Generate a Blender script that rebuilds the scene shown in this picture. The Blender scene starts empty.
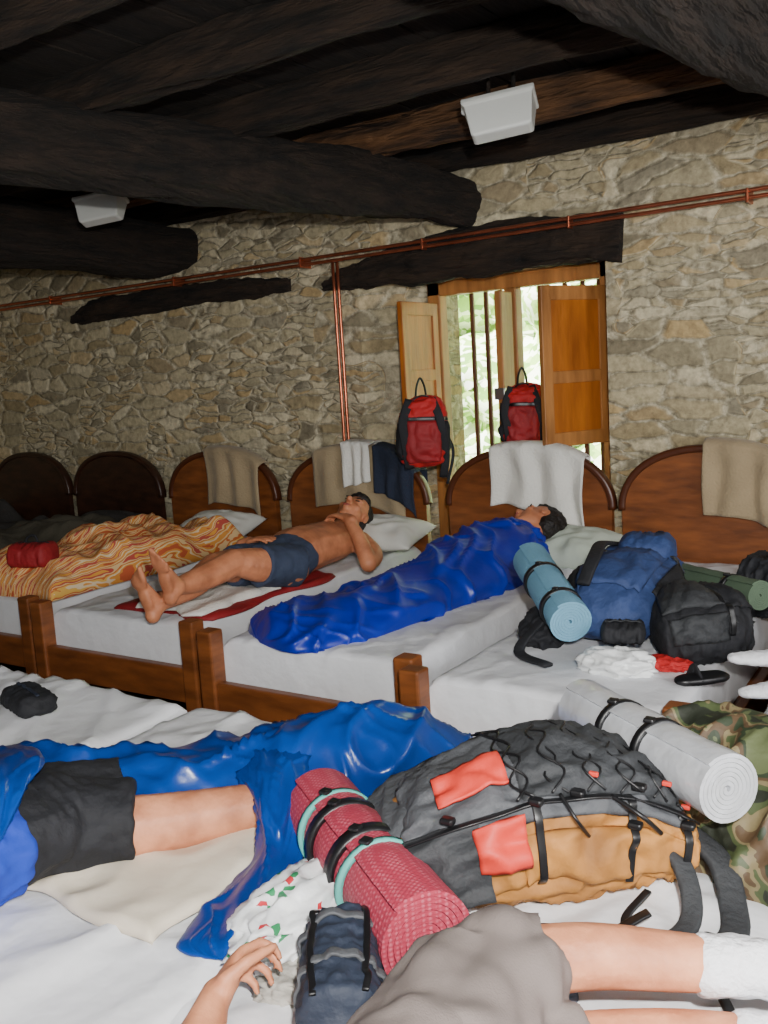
import bpy, bmesh, math, random
import numpy as np
from mathutils import Vector, Matrix, noise
random.seed(7)
pi=math.pi
sc=bpy.context.scene
col=sc.collection
ZM=.53
# ---------------------------------------------------------------- helpers
def S(r,g,b):
    def f(c):
        c/=255.0
        return c/12.92 if c<=.04045 else ((c+.055)/1.055)**2.4
    return (f(r),f(g),f(b),1)
def newmat(name):
    m=bpy.data.materials.new(name); m.use_nodes=True
    nt=m.node_tree
    return m,nt,nt.nodes['Principled BSDF']
def N(nt,t,**kw):
    n=nt.nodes.new(t)
    for k,v in kw.items():
        if hasattr(n,k): setattr(n,k,v)
        else: n.inputs[k].default_value=v
    return n
def ramp(nt,stops,interp='LINEAR'):
    r=nt.nodes.new('ShaderNodeValToRGB'); cr_=r.color_ramp; cr_.interpolation=interp
    while len(cr_.elements)<len(stops): cr_.elements.new(.5)
    for e,(p,c) in zip(cr_.elements,stops): e.position=p; e.color=c
    return r
def coords(nt,scale=(1,1,1)):
    tc=nt.nodes.new('ShaderNodeTexCoord'); mp=nt.nodes.new('ShaderNodeMapping')
    mp.inputs['Scale'].default_value=scale
    nt.links.new(tc.outputs['Object'],mp.inputs['Vector']); return mp.outputs['Vector']
def mat(name,c,rough=.75,metal=0,var=.18,scale=7,bump=.15,bscale=60,c2=None,stretch=(1,1,1),bdist=.01,sheen=0,sss=0):
    m,nt,b=newmat(name)
    v=coords(nt,stretch)
    n=N(nt,'ShaderNodeTexNoise',Scale=scale,Detail=4.0)
    nt.links.new(v,n.inputs['Vector'])
    lo=tuple(x*(1-var) for x in c[:3])+(1,); hi=tuple(min(1,x*(1+var)) for x in (c2 or c)[:3])+(1,)
    r=ramp(nt,[(.3,lo),(.7,hi)])
    nt.links.new(n.outputs['Fac'],r.inputs['Fac']); nt.links.new(r.outputs['Color'],b.inputs['Base Color'])
    b.inputs['Roughness'].default_value=rough; b.inputs['Metallic'].default_value=metal
    if sheen: b.inputs['Sheen Weight'].default_value=sheen
    if sss:
        b.inputs['Subsurface Weight'].default_value=sss; b.inputs['Subsurface Scale'].default_value=.02
        b.inputs['Subsurface Radius'].default_value=(1,.35,.2)
    if bump:
        n2=N(nt,'ShaderNodeTexNoise',Scale=bscale,Detail=3.0); nt.links.new(v,n2.inputs['Vector'])
        bp=N(nt,'ShaderNodeBump',Strength=bump,Distance=bdist); nt.links.new(n2.outputs['Fac'],bp.inputs['Height'])
        nt.links.new(bp.outputs['Normal'],b.inputs['Normal'])
    return m
def satin(name,c,c2,rough=.3):
    m,nt,b=newmat(name); L=nt.links.new; v=coords(nt)
    n=N(nt,'ShaderNodeTexNoise',Scale=6.0,Detail=3.0); L(v,n.inputs['Vector'])
    r=ramp(nt,[(.3,c),(.7,c2)]); L(n.outputs['Fac'],r.inputs['Fac']); L(r.outputs['Color'],b.inputs['Base Color'])
    b.inputs['Roughness'].default_value=rough; b.inputs['Specular IOR Level'].default_value=.5
    n2=N(nt,'ShaderNodeTexNoise',Scale=260.0,Detail=1.0); L(v,n2.inputs['Vector'])
    n3=N(nt,'ShaderNodeTexNoise',Scale=30.0,Detail=3.0); L(v,n3.inputs['Vector'])
    ad=N(nt,'ShaderNodeMath',operation='MULTIPLY_ADD'); ad.inputs[1].default_value=.12; L(n2.outputs['Fac'],ad.inputs[0]); L(n3.outputs['Fac'],ad.inputs[2])
    bp=N(nt,'ShaderNodeBump',Strength=.16,Distance=.008); L(ad.outputs[0],bp.inputs['Height']); L(bp.outputs['Normal'],b.inputs['Normal'])
    return m
def stone_mat(name):
    m,nt,b=newmat(name); L=nt.links.new
    v=coords(nt)
    nz_=N(nt,'ShaderNodeTexNoise',Scale=6.0,Detail=3.0); L(v,nz_.inputs['Vector'])
    sub=N(nt,'ShaderNodeVectorMath',operation='SUBTRACT'); sub.inputs[1].default_value=(.5,.5,.5); L(nz_.outputs['Color'],sub.inputs[0])
    scl=N(nt,'ShaderNodeVectorMath',operation='SCALE'); scl.inputs['Scale'].default_value=.08; L(sub.outputs[0],scl.inputs[0])
    add=N(nt,'ShaderNodeVectorMath',operation='ADD'); L(v,add.inputs[0]); L(scl.outputs[0],add.inputs[1])
    def vor(sx,sz):
        mp=nt.nodes.new('ShaderNodeMapping'); mp.inputs['Scale'].default_value=(sx,sx*.6,sz); L(add.outputs[0],mp.inputs['Vector'])
        a=N(nt,'ShaderNodeTexVoronoi',feature='F1',Scale=1.0,Randomness=.78); L(mp.outputs[0],a.inputs['Vector'])
        e=N(nt,'ShaderNodeTexVoronoi',feature='DISTANCE_TO_EDGE',Scale=1.0,Randomness=.78); L(mp.outputs[0],e.inputs['Vector'])
        return a,e
    a1,e1=vor(4.0,12.5); a2,e2=vor(6.8,24.0)
    nm=N(nt,'ShaderNodeTexNoise',Scale=2.2,Detail=1.0); L(v,nm.inputs['Vector'])
    msk=ramp(nt,[(.49,(0,0,0,1)),(.51,(1,1,1,1))]); L(nm.outputs['Fac'],msk.inputs['Fac'])
    mc=N(nt,'ShaderNodeMix',data_type='RGBA'); L(msk.outputs['Color'],mc.inputs['Factor']); L(a1.outputs['Color'],mc.inputs[6]); L(a2.outputs['Color'],mc.inputs[7])
    me=N(nt,'ShaderNodeMix',data_type='RGBA'); L(msk.outputs['Color'],me.inputs['Factor']); L(e1.outputs['Distance'],me.inputs[6]); L(e2.outputs['Distance'],me.inputs[7])
    sp=nt.nodes.new('ShaderNodeSeparateColor'); L(mc.outputs[2],sp.inputs[0])
    c=S
    pal=ramp(nt,[(0,c(130,122,102)),(.14,c(180,170,142)),(.30,c(198,187,156)),(.44,c(164,149,116)),(.56,c(210,200,172)),(.68,c(192,166,120)),(.80,c(150,143,124)),(.90,c(216,206,178))])
    L(sp.outputs[0],pal.inputs['Fac'])
    fn=N(nt,'ShaderNodeTexNoise',Scale=24.0,Detail=6.0,Roughness=.7); L(v,fn.inputs['Vector'])
    fr=ramp(nt,[(.3,(.56,.54,.5,1)),(.66,(1.14,1.12,1.06,1))]); L(fn.outputs['Fac'],fr.inputs['Fac'])
    mul=N(nt,'ShaderNodeMix',data_type='RGBA',blend_type='MULTIPLY'); mul.inputs['Factor'].default_value=1; L(pal.outputs['Color'],mul.inputs[6]); L(fr.outputs['Color'],mul.inputs[7])
    er=ramp(nt,[(.02,(1,1,1,1)),(.10,(0,0,0,1))]); L(me.outputs[2],er.inputs['Fac'])
    mo=N(nt,'ShaderNodeMix',data_type='RGBA'); L(er.outputs['Color'],mo.inputs['Factor']); L(mul.outputs[2],mo.inputs[6])
    mr=ramp(nt,[(.38,c(132,123,100)),(.60,c(208,198,170))]); L(fn.outputs['Fac'],mr.inputs['Fac']); L(mr.outputs['Color'],mo.inputs[7])
    L(mo.outputs[2],b.inputs['Base Color']); b.inputs['Roughness'].default_value=.92
    hr=ramp(nt,[(.0,(0,0,0,1)),(.05,(.3,.3,.3,1)),(.12,(.85,.85,.85,1)),(.3,(1,1,1,1))]); L(me.outputs[2],hr.inputs['Fac'])
    h2=N(nt,'ShaderNodeMath',operation='MULTIPLY_ADD'); h2.inputs[1].default_value=.8; L(fn.outputs['Fac'],h2.inputs[0]); L(hr.outputs['Color'],h2.inputs[2])
    h3=N(nt,'ShaderNodeMath',operation='MULTIPLY_ADD'); h3.inputs[1].default_value=.5; L(sp.outputs[1],h3.inputs[0]); L(h2.outputs[0],h3.inputs[2])
    bp=N(nt,'ShaderNodeBump',Strength=.65,Distance=.022); L(h3.outputs[0],bp.inputs['Height']); L(bp.outputs['Normal'],b.inputs['Normal'])
    return m
def cellmat(name,cols,scale,metric='EUCLIDEAN',rnd=1.0,rough=.8,interp='CONSTANT',stretch=(1,1,1),nz=0):
    m,nt,b=newmat(name); L=nt.links.new; v=coords(nt,stretch)
    if nz:
        n=N(nt,'ShaderNodeTexNoise',Scale=scale,Detail=2.0,Distortion=.8); L(v,n.inputs['Vector'])
        r=ramp(nt,cols,interp); L(n.outputs['Fac'],r.inputs['Fac'])
    else:
        a=N(nt,'ShaderNodeTexVoronoi',feature='F1',distance=metric,Scale=scale,Randomness=rnd); L(v,a.inputs['Vector'])
        sp=nt.nodes.new('ShaderNodeSeparateColor'); L(a.outputs['Color'],sp.inputs[0])
        r=ramp(nt,cols,interp); L(sp.outputs[0],r.inputs['Fac'])
    L(r.outputs['Color'],b.inputs['Base Color']); b.inputs['Roughness'].default_value=rough
    n2=N(nt,'ShaderNodeTexNoise',Scale=40.0); L(v,n2.inputs['Vector'])
    bp=N(nt,'ShaderNodeBump',Strength=.3,Distance=.01); L(n2.outputs['Fac'],bp.inputs['Height']); L(bp.outputs['Normal'],b.inputs['Normal'])
    return m
def stripemat(name,cols,scale,rough=.9):
    m,nt,b=newmat(name); L=nt.links.new; v=coords(nt,(1,.35,1))
    wv=N(nt,'ShaderNodeTexWave',Scale=scale,Distortion=3.0,Detail=2.0); wv.inputs['Detail Scale'].default_value=1.6; L(v,wv.inputs['Vector'])
    n=N(nt,'ShaderNodeTexNoise',Scale=7.0,Detail=3.0,Distortion=.6); L(v,n.inputs['Vector'])
    mx=N(nt,'ShaderNodeMath',operation='MULTIPLY_ADD'); mx.inputs[1].default_value=.45; L(wv.outputs['Fac'],mx.inputs[0]); L(n.outputs['Fac'],mx.inputs[2])
    sb=N(nt,'ShaderNodeMath',operation='SUBTRACT'); sb.inputs[1].default_value=.22; L(mx.outputs[0],sb.inputs[0])
    r=ramp(nt,cols,'CONSTANT'); L(sb.outputs[0],r.inputs['Fac']); L(r.outputs['Color'],b.inputs['Base Color']); b.inputs['Roughness'].default_value=rough
    n2=N(nt,'ShaderNodeTexNoise',Scale=60.0); L(v,n2.inputs['Vector'])
    bp=N(nt,'ShaderNodeBump',Strength=.3,Distance=.008); L(n2.outputs['Fac'],bp.inputs['Height']); L(bp.outputs['Normal'],b.inputs['Normal'])
    return m
def dotmat(name,c,cd,scale,rough=.6):
    m,nt,b=newmat(name); L=nt.links.new; v=coords(nt)
    a=N(nt,'ShaderNodeTexVoronoi',feature='F1',Scale=scale,Randomness=.1); L(v,a.inputs['Vector'])
    r=ramp(nt,[(.2,cd),(.5,c)]); L(a.outputs['Distance'],r.inputs['Fac']); L(r.outputs['Color'],b.inputs['Base Color'])
    bp=N(nt,'ShaderNodeBump',Strength=.5,Distance=.003); bp.invert=True; L(a.outputs['Distance'],bp.inputs['Height']); L(bp.outputs['Normal'],b.inputs['Normal'])
    b.inputs['Roughness'].default_value=rough
    return m

def empty(name):
    e=bpy.data.objects.new(name,None); col.objects.link(e); e.empty_display_size=.1; return e
def mk(name,verts,faces,m,parent=None,smooth=True):
    me=bpy.data.meshes.new(name); me.from_pydata([tuple(v) for v in verts],[],faces); me.update()
    if smooth:
        for p in me.polygons: p.use_smooth=True
    if m: me.materials.append(m)
    o=bpy.data.objects.new(name,me); col.objects.link(o)
    if parent: o.parent=parent
    return o
def recalc(o):
    bm=bmesh.new(); bm.from_mesh(o.data); bmesh.ops.recalc_face_normals(bm,faces=bm.faces); bm.to_mesh(o.data); bm.free()
def box(name,lo,hi,m,parent=None,bevel=.006,rot=None,seg=2):
    c=Vector([(a+b_)/2 for a,b_ in zip(lo,hi)]); d=[(b_-a)/2 for a,b_ in zip(lo,hi)]
    vs=[Vector((sx*d[0],sy*d[1],sz*d[2])) for sx in(-1,1) for sy in(-1,1) for sz in(-1,1)]
    if rot is not None: vs=[rot@v for v in vs]
    vs=[v+c for v in vs]
    fs=[(0,1,3,2),(4,6,7,5),(0,4,5,1),(2,3,7,6),(0,2,6,4),(1,5,7,3)]
    o=mk(name,vs,fs,m,parent,False)
    if bevel:
        b=o.modifiers.new('b','BEVEL'); b.width=bevel; b.segments=seg
    return o
def prism(fp,z0,z1,V,F):
    n=len(fp); k=len(V)
    V+= [(x,y,z0) for x,y in fp]+[(x,y,z1) for x,y in fp]
    F.append(tuple(k+i for i in range(n))[::-1]); F.append(tuple(k+n+i for i in range(n)))
    for i in range(n):
        j=(i+1)%n; F.append((k+i,k+j,k+n+j,k+n+i))
def cr(P,n):
    P=np.array(P,float)
    if P.ndim==1: P=P[:,None]
    m=len(P)
    if m==2:
        t=np.linspace(0,1,n)[:,None]; return P[0]*(1-t)+P[1]*t
    ext=np.vstack([2*P[0]-P[1],P,2*P[-1]-P[-2]]); out=[]
    for t in np.linspace(0,m-1,n):
        i=min(int(t),m-2); f=t-i; p0,p1,p2,p3=ext[i:i+4]
        out.append(.5*(2*p1+(p2-p0)*f+(2*p0-5*p1+4*p2-p3)*f*f+(3*p1-p0-3*p2+p3)*f**3))
    return np.array(out)
class Surf:
    def __init__(s,pts,rad,sq=2.0,flat=1.0,up=(0,0,1),rnd=(0,0),disp=None,n=160):
        s.P=cr(pts,n); rad=[(r,r) if not hasattr(r,'__len__') else r for r in rad]
        if len(rad)==1: rad=rad*2
        s.R=np.maximum(cr(rad,n),.0005); T=np.gradient(s.P,axis=0); T/=np.linalg.norm(T,axis=1)[:,None]+1e-9
        U=np.array(up,float); s.A=np.cross(T,U); s.A/=np.linalg.norm(s.A,axis=1)[:,None]+1e-9; s.B=np.cross(s.A,T)
        s.sq=sq; s.flat=flat; s.rnd=rnd; s.disp=disp; s.n=n
    def __call__(s,t,th,off=0):
        x=min(max(t,0),1)*(s.n-1); i=min(int(x),s.n-2); f=x-i
        P=s.P[i]*(1-f)+s.P[i+1]*f; R=s.R[i]*(1-f)+s.R[i+1]*f
        A=s.A[i]*(1-f)+s.A[i+1]*f; B=s.B[i]*(1-f)+s.B[i+1]*f
        k=1.0
        if s.rnd[0] and t<s.rnd[0]: k*=math.sqrt(max(0,1-(1-t/s.rnd[0])**2))
        if s.rnd[1] and t>1-s.rnd[1]: k*=math.sqrt(max(0,1-(1-(1-t)/s.rnd[1])**2))
        c,d=math.cos(th),math.sin(th); e=2.0/s.sq
        ca=math.copysign(abs(c)**e,c); sa=math.copysign(abs(d)**e,d)
        fl=s.flat if d<0 else 1.0
        dd=off
        if s.disp: dd+=s.disp(t,th)*(1 if d>-.2 or s.flat>.5 else .1)*min(1,k*1.2)
        p=P+A*ca*(R[0]*k+dd)+B*sa*(R[1]*k*fl+dd*(1 if fl>.5 else .3))
        return Vector(p)
def wr(amp,fs,ft,seed=0,ridge=True):
    def f(s,th):
        v=Vector((s*fs+seed,math.cos(th)*ft,math.sin(th)*ft+seed*1.7))
        n=noise.noise(v)+.5*noise.noise(v*2.2+Vector((3,1,5)))
        return amp*((1-2.4*abs(n)) if ridge else n)
    return f
def folds(amp,seed,length=1.6,dens=1.0,fine=.14):
    def f(s,th):
        c,d=math.cos(th),math.sin(th); l=s*length
        wq=noise.noise(Vector((l*2.2,c*1.2+seed,d*1.2)))
        v=Vector((l*4.0*dens+seed,c*1.1+l*.9,d*1.1))
        w=Vector(((l+.10*wq)*7.5*dens+c*1.5,c*.7+seed*2,d*.7-l*1.2))
        u=Vector(((l-.07*wq)*11.0*dens-c*2.2,c*1.1-seed,d*1.1+l*2.0+7))
        x=Vector((l*20*dens+c*3,c*2.4,d*2.4+seed))
        n1,n2,n3,n4=noise.noise(v),noise.noise(w),noise.noise(u),noise.noise(x)
        m=.5+.8*noise.noise(Vector((l*3,c*2+seed*3,d*2)))
        g=lambda n,k: math.exp(-abs(n/k)**1.4)
        return amp*(1.0*n1+.95*g(n2,.13)*(.3+.7*max(0,min(1,m+.3)))+.55*g(n3,.12)*max(0,min(1,1.1-m))+fine*n4-.45)
    return f
def skin_surf(name,f,m,ns=60,nt_=32,parent=None,cap=True):
    V=[];F=[]
    for i in range(ns+1):
        for j in range(nt_): V.append(f(i/ns,2*pi*j/nt_))
    for i in range(ns):
        for j in range(nt_):
            k=(j+1)%nt_; F.append((i*nt_+j,i*nt_+k,(i+1)*nt_+k,(i+1)*nt_+j))
    if cap:
        for base in (0,ns*nt_):
            c=sum((V[base+j] for j in range(nt_)),Vector())/nt_; V.append(c); q=len(V)-1
            for j in range(nt_):
                k=(j+1)%nt_; F.append((base+j,base+k,q) if base else (base+k,base+j,q))
    o=mk(name,V,F,m,parent); recalc(o); return o
def loft(name,pts,rad,m,sq=2.0,flat=1.0,up=(0,0,1),rnd=(0,0),disp=None,ns=60,nt_=32,parent=None):
    return skin_surf(name,Surf(pts,rad,sq,flat,up,rnd,disp),m,ns,nt_,parent)
def tube(name,pts,r,m,parent=None,ns=None,nt_=10,up=(0,0,1)):
    return loft(name,pts,[r],m,ns=ns or max(4,len(pts)*6),nt_=nt_,parent=parent,up=up)
def strap(name,pts,w,t,m,parent=None,up=(0,0,1),ns=None):
    return loft(name,pts,[(w,t)],m,sq=5,ns=ns or len(pts)*6,nt_=12,parent=parent,up=up)
def band(name,pts,w,t,m,parent,axis):
    return loft(name,pts,[(t,w)],m,sq=5,ns=len(pts)*5,nt_=12,parent=parent,up=tuple(axis))
def grid(name,nu,nv,fn,m,parent=None,thick=0.006):
    V=[fn(i/nu,j/nv) for i in range(nu+1) for j in range(nv+1)]
    F=[(i*(nv+1)+j,i*(nv+1)+j+1,(i+1)*(nv+1)+j+1,(i+1)*(nv+1)+j) for i in range(nu) for j in range(nv)]
    o=mk(name,V,F,m,parent)
    if thick:
        s=o.modifiers.new('s','SOLIDIFY'); s.thickness=thick; s.offset=0
    return o
def patch(name,f,s0,s1,t0,t1,off,m,parent=None,bulge=0,nu=14,nv=14,thick=.006):
    return grid(name,nu,nv,lambda u,v:f(s0+(s1-s0)*u,t0+(t1-t0)*v,off+bulge*(math.sin(pi*u)*math.sin(pi*v))**.5),m,parent,thick)
def nz(x,y,z=0): return noise.noise(Vector((x,y,z)))
def ridg(x,y,z=0): return 1-2.2*abs(noise.noise(Vector((x,y,z))))
def pillow(name,c,sx,sy,h,rz,m,tilt=0,parent=None):
    R=Matrix.Rotation(rz,3,'Z')@Matrix.Rotation(tilt,3,'X'); n=28; V=[];F=[]
    def P(u,v,sg):
        k=(max(0,1-abs(u)**2.6)*max(0,1-abs(v)**2.6))**.55
        px=u*(1-.06*(1-abs(v)**2)); py=v*(1-.06*(1-abs(u)**2))
        z=sg*h*k*(1 if sg>0 else .6)+ (.016*ridg(u*2.3+c[0],v*2.3+c[1],sg) if sg>0 else 0)*k
        return Vector(c)+R@Vector((px*sx,py*sy,z))
    for sg in (1,-1):
        b=len(V)
        V+=[P(-1+2*i/n,-1+2*j/n,sg) for i in range(n+1) for j in range(n+1)]
        for i in range(n):
            for j in range(n):
                q=(b+i*(n+1)+j,b+i*(n+1)+j+1,b+(i+1)*(n+1)+j+1,b+(i+1)*(n+1)+j); F.append(q if sg<0 else q[::-1])
    o=mk(name,V,F,m,parent)
    bm=bmesh.new(); bm.from_mesh(o.data); bmesh.ops.remove_doubles(bm,verts=bm.verts,dist=.0008); bmesh.ops.recalc_face_normals(bm,faces=bm.faces); bm.to_mesh(o.data); bm.free()
    return o
# ---------------- figures: union of overlapping ellipsoids -> one remeshed surface
class Body:
    def __init__(s): s.bm=bmesh.new()
    def ell(s,c,r,R=None,sub=2):
        M=Matrix.Translation(Vector(c))@((R or Matrix.Identity(3)).to_4x4())@Matrix.Diagonal((r[0],r[1],r[2],1))
        bmesh.ops.create_icosphere(s.bm,subdivisions=sub,radius=1,matrix=M)
    def limb(s,pts,rad,sp=.35):
        L=sum((Vector(pts[i+1])-Vector(pts[i])).length for i in range(len(pts)-1)); n=max(4,int(L/(min(rad)*sp*1.3))+1); n=min(n,60)
        P=cr(pts,n); R=cr(rad,n)
        for p,r in zip(P,R): s.ell(p,(max(r[0],.003),)*3)
    def poly(s,pts,rad,sp=.4):
        for i in range(len(pts)-1): s.limb([pts[i],pts[i+1]],[rad[i],rad[i+1]],sp)
    def torso(s,pts,side,ra,rb,n=22):
        P=cr(pts,n); A=cr(ra,n); B=cr(rb,n)
        for i,(p,a,b_) in enumerate(zip(P,A,B)):
            T=Vector(P[min(i+1,n-1)]-P[max(i-1,0)]).normalized(); X=Vector(side); X=(X-T*X.dot(T)).normalized(); Z=X.cross(T)
            s.ell(p,(a[0],.05,b_[0]),Matrix((X,T,Z)).transposed())
    def cone(s,p0,p1,r0,r1,seg=28):
        p0=Vector(p0);p1=Vector(p1); d=p1-p0; q=Vector((0,0,1)).rotation_difference(d).to_matrix().to_4x4()
        bmesh.ops.create_cone(s.bm,cap_ends=True,segments=seg,radius1=r0,radius2=r1,depth=d.length,matrix=Matrix.Translation((p0+p1)/2)@q)
    def finish(s,name,m,voxel=.006,smooth=6,parent=None,wrk=0,wsize=.08,mid=.5):
        me=bpy.data.meshes.new(name); s.bm.to_mesh(me); s.bm.free(); me.materials.append(m)
        o=bpy.data.objects.new(name,me); col.objects.link(o)
        if parent: o.parent=parent
        r=o.modifiers.new('r','REMESH'); r.mode='VOXEL'; r.voxel_size=voxel; r.use_smooth_shade=True
        sm=o.modifiers.new('s','SMOOTH'); sm.factor=.5; sm.iterations=smooth
        if wrk:
            t=bpy.data.textures.new(name+'_t','CLOUDS'); t.noise_scale=wsize; t.noise_depth=1
            d=o.modifiers.new('d','DISPLACE'); d.texture=t; d.strength=wrk; d.mid_level=mid; d.texture_coords='LOCAL'
        return o
    def hand(s,w,d,nrm,thumb,curl=.5,k=1.0,spread=.0):
        d=Vector(d).normalized(); nrm=Vector(nrm); nrm=(nrm-d*nrm.dot(d)).normalized(); sd=d.cross(nrm).normalized()*thumb; w=Vector(w)
        R=Matrix((sd,d,nrm)).transposed()
        s.ell(w+d*.045*k,(.038*k,.05*k,.016*k),R); s.ell(w+d*.07*k,(.041*k,.03*k,.014*k),R); s.ell(w+d*.035*k+sd*.018*k+nrm*.006,(.018*k,.034*k,.017*k),R)
        s.limb([w-d*.03,w+d*.02],[.026*k,.026*k])
        for i,(o_,l) in enumerate([(.031,.92),(.0105,1.03),(-.0105,.97),(-.031,.78)]):
            b=w+d*(.088-.004*abs(i-1))*k+sd*o_*k; dr=(d+sd*o_*2.5*(spread+.3)).normalized(); pts=[b-dr*.012]; rad=[.0095*k]
            a=curl*(.6+.12*i); p=b
            for sl,r in ((.044,.0085),(.027,.0078),(.022,.0068)):
                v=(dr*math.cos(a)+nrm*math.sin(a)); pts.append(p); rad.append(r*k+.0008); p=p+v*sl*l*k; a+=curl*1.0
            pts.append(p); rad.append(.006*k); s.poly(pts,rad)
        b=w+d*.025*k+sd*.03*k; v=(d*.65+sd*.6+nrm*.35).normalized(); p1=b+v*.04*k; v2=(d*.85+sd*.15+nrm*.5).normalized()
        s.poly([b,p1,p1+v2*.03*k,p1+v2*.052*k],[.014*k,.0105*k,.0095*k,.0075*k])
    def foot(s,a,toe,down,side,k=1.0):
        a=Vector(a); toe=Vector(toe).normalized(); dn=Vector(down); dn=(dn-toe*dn.dot(toe)).normalized(); sd=toe.cross(dn)*side
        s.ell(a-toe*.03*k+dn*.045*k,(.032*k,)*3); s.limb([a,a-toe*.02*k+dn*.04*k],[.038*k,.033*k])
        s.limb([a+dn*.005*k,a+toe*.07*k+dn*.035*k,a+toe*.13*k+dn*.052*k],[.036*k,.03*k,.019*k])
        R=Matrix((sd,toe,dn)).transposed()
        s.ell(a+toe*.05*k+dn*.052*k,(.033*k,.08*k,.018*k),R); s.ell(a+toe*.12*k+dn*.058*k,(.044*k,.032*k,.017*k),R)
        for i in range(5):
            o_=(.034-.0175*i)*k; l=(.052,.048,.042,.034,.026)[i]*k; r=(.0135,.0095,.009,.0085,.008)[i]*k
            b=a+toe*(.14-.006*i)*k+dn*.058*k+sd*o_; s.limb([b-toe*.01,b+toe*l*.9],[r,r*.9])
    def sockfoot(s,a,toe,down,k=1.0):
        a=Vector(a); toe=Vector(toe).normalized(); dn=Vector(down); dn=(dn-toe*dn.dot(toe)).normalized(); sd=toe.cross(dn); R=Matrix((sd,toe,dn)).transposed()
        s.ell(a,(.040*k,)*3); s.ell(a-toe*.022*k+dn*.035*k,(.036*k,.038*k,.034*k),R)
        for i in range(9):
            t=i/8; s.ell(a+toe*(.0+.155*t)*k+dn*(.03+.022*t)*k,((.036+.010*math.sin(pi*min(1,t*1.1)))*k,.035*k,(.036-.016*t)*k),R)
    def head(s,c,up,fw,k=1.0):
        c=Vector(c); up=Vector(up).normalized(); fw=Vector(fw); fw=(fw-up*fw.dot(up)).normalized(); sd=fw.cross(up)
        R=Matrix((sd,fw,up)).transposed(); q=lambda x,y,z:c+(sd*x+fw*y+up*z)*k
        s.ell(q(0,-.012,.03),(.076*k,.095*k,.085*k),R,3); s.ell(q(0,.022,-.03),(.062*k,.066*k,.075*k),R,3)
        s.ell(q(0,.045,-.085),(.035*k,.035*k,.028*k),R)
        s.limb([q(0,.085,.015),q(0,.112,-.025)],[.009*k,.015*k]); s.ell(q(.012,.1,-.028),(.009*k,)*3); s.ell(q(-.012,.1,-.028),(.009*k,)*3)
        for e in (1,-1):
            s.ell(q(e*.079,-.005,-.01),(.009*k,.019*k,.032*k),R); s.ell(q(e*.03,.076,.022),(.022*k,.014*k,.009*k),R)
            s.ell(q(e*.038,.062,-.025),(.025*k,.02*k,.02*k),R)
        s.ell(q(0,.088,-.055),(.024*k,.012*k,.006*k),R); s.ell(q(0,.087,-.068),(.021*k,.012*k,.007*k),R)
        return q,R
def head_parts(q,R,parent,hairm,length=1.0,k=1.0):
    b=Body(); b.ell(q(0,-.028,.042),(.083*k,.092*k,.086*k),R,3); b.ell(q(0,-.05,-.01),(.08*k,.06*k,.07*k),R,3)
    b.ell(q(0,.03,.085),(.06*k,.055*k,.034*k),R,3)
    b.finish('hair',hairm,.006,3,parent,.012,.02)
    f=Body()
    for e in (1,-1):
        f.ell(q(e*.03,.0875,.027),(.021*k,.006*k,.0045*k),R); f.ell(q(e*.03,.0865,.004),(.015*k,.0045*k,.0035*k),R)
    f.finish('brows_and_lashes',hairm,.0022,1,parent)
    f=Body(); f.ell(q(0,.098,-.062),(.021*k,.005*k,.0075*k),R); f.finish('lips',M_lip,.0022,1,parent)
# ---------------------------------------------------------------- materials
M_stone=stone_mat('rubble_stone')
M_dark=mat('dark_beam_wood',S(12,9,6),.95,var=.6,scale=4,stretch=(5,.8,5),bump=1,bscale=7,c2=S(30,21,14),bdist=.05)
M_darkx=mat('dark_joist_wood',S(12,9,6),.95,var=.6,scale=4,stretch=(.8,5,5),bump=1,bscale=7,c2=S(40,28,18),bdist=.05)
M_joist=mat('brown_joist_wood',S(50,33,19),.85,var=.5,scale=4,stretch=(.8,6,6),bump=1,bscale=8,c2=S(92,62,36),bdist=.04)
M_plank=mat('ceiling_plank_wood',S(17,12,9),.9,var=.5,scale=3,stretch=(6,.8,3),bump=.6,bscale=10,c2=S(32,24,17))
M_floor=mat('floor_boards',S(52,36,26),.6,var=.4,scale=3,stretch=(1,7,1),c2=S(80,56,38))
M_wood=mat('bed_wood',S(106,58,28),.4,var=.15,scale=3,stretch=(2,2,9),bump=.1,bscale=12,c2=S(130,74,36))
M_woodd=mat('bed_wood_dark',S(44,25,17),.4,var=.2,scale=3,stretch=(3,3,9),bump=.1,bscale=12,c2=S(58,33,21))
M_woodr=mat('bed_wood_rim',S(78,40,22),.35,var=.15,scale=4,bump=.1)
M_win=mat('window_wood',S(150,98,52),.45,var=.2,scale=3,stretch=(6,6,1),bump=.15,bscale=14,c2=S(172,116,62))
M_winp=mat('shutter_wood',S(154,84,28),.42,var=.15,scale=3,stretch=(6,6,1),bump=.15,bscale=14,c2=S(176,102,36))
M_bar=mat('bar_wood',S(96,58,32),.5)
M_matt=mat('mattress_cover',S(230,231,235),.8,var=.03,scale=5,bump=.4,bscale=12,bdist=.02)
M_mattside=mat('mattress_side',S(206,212,220),.8,var=.06,scale=30,bump=.3,bscale=50)
M_copper=mat('copper',S(196,112,82),.3,.85,var=.2,scale=12,bump=0)
M_white=mat('white_plastic',S(202,204,200),.4,var=.02,bump=0)
M_grey=mat('grey_metal',S(150,150,148),.35,.8,var=.05,bump=0)
M_skin=mat('skin_tan',S(176,108,74),.55,var=.16,scale=14,bump=.14,bscale=120,c2=S(194,126,90),sss=.04)
M_skin2=mat('skin_light',S(184,116,82),.58,var=.15,scale=16,bump=.16,bscale=120,c2=S(204,138,102),sss=.04)
M_lip=mat('lips',S(150,76,68),.5,bump=0)
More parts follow.
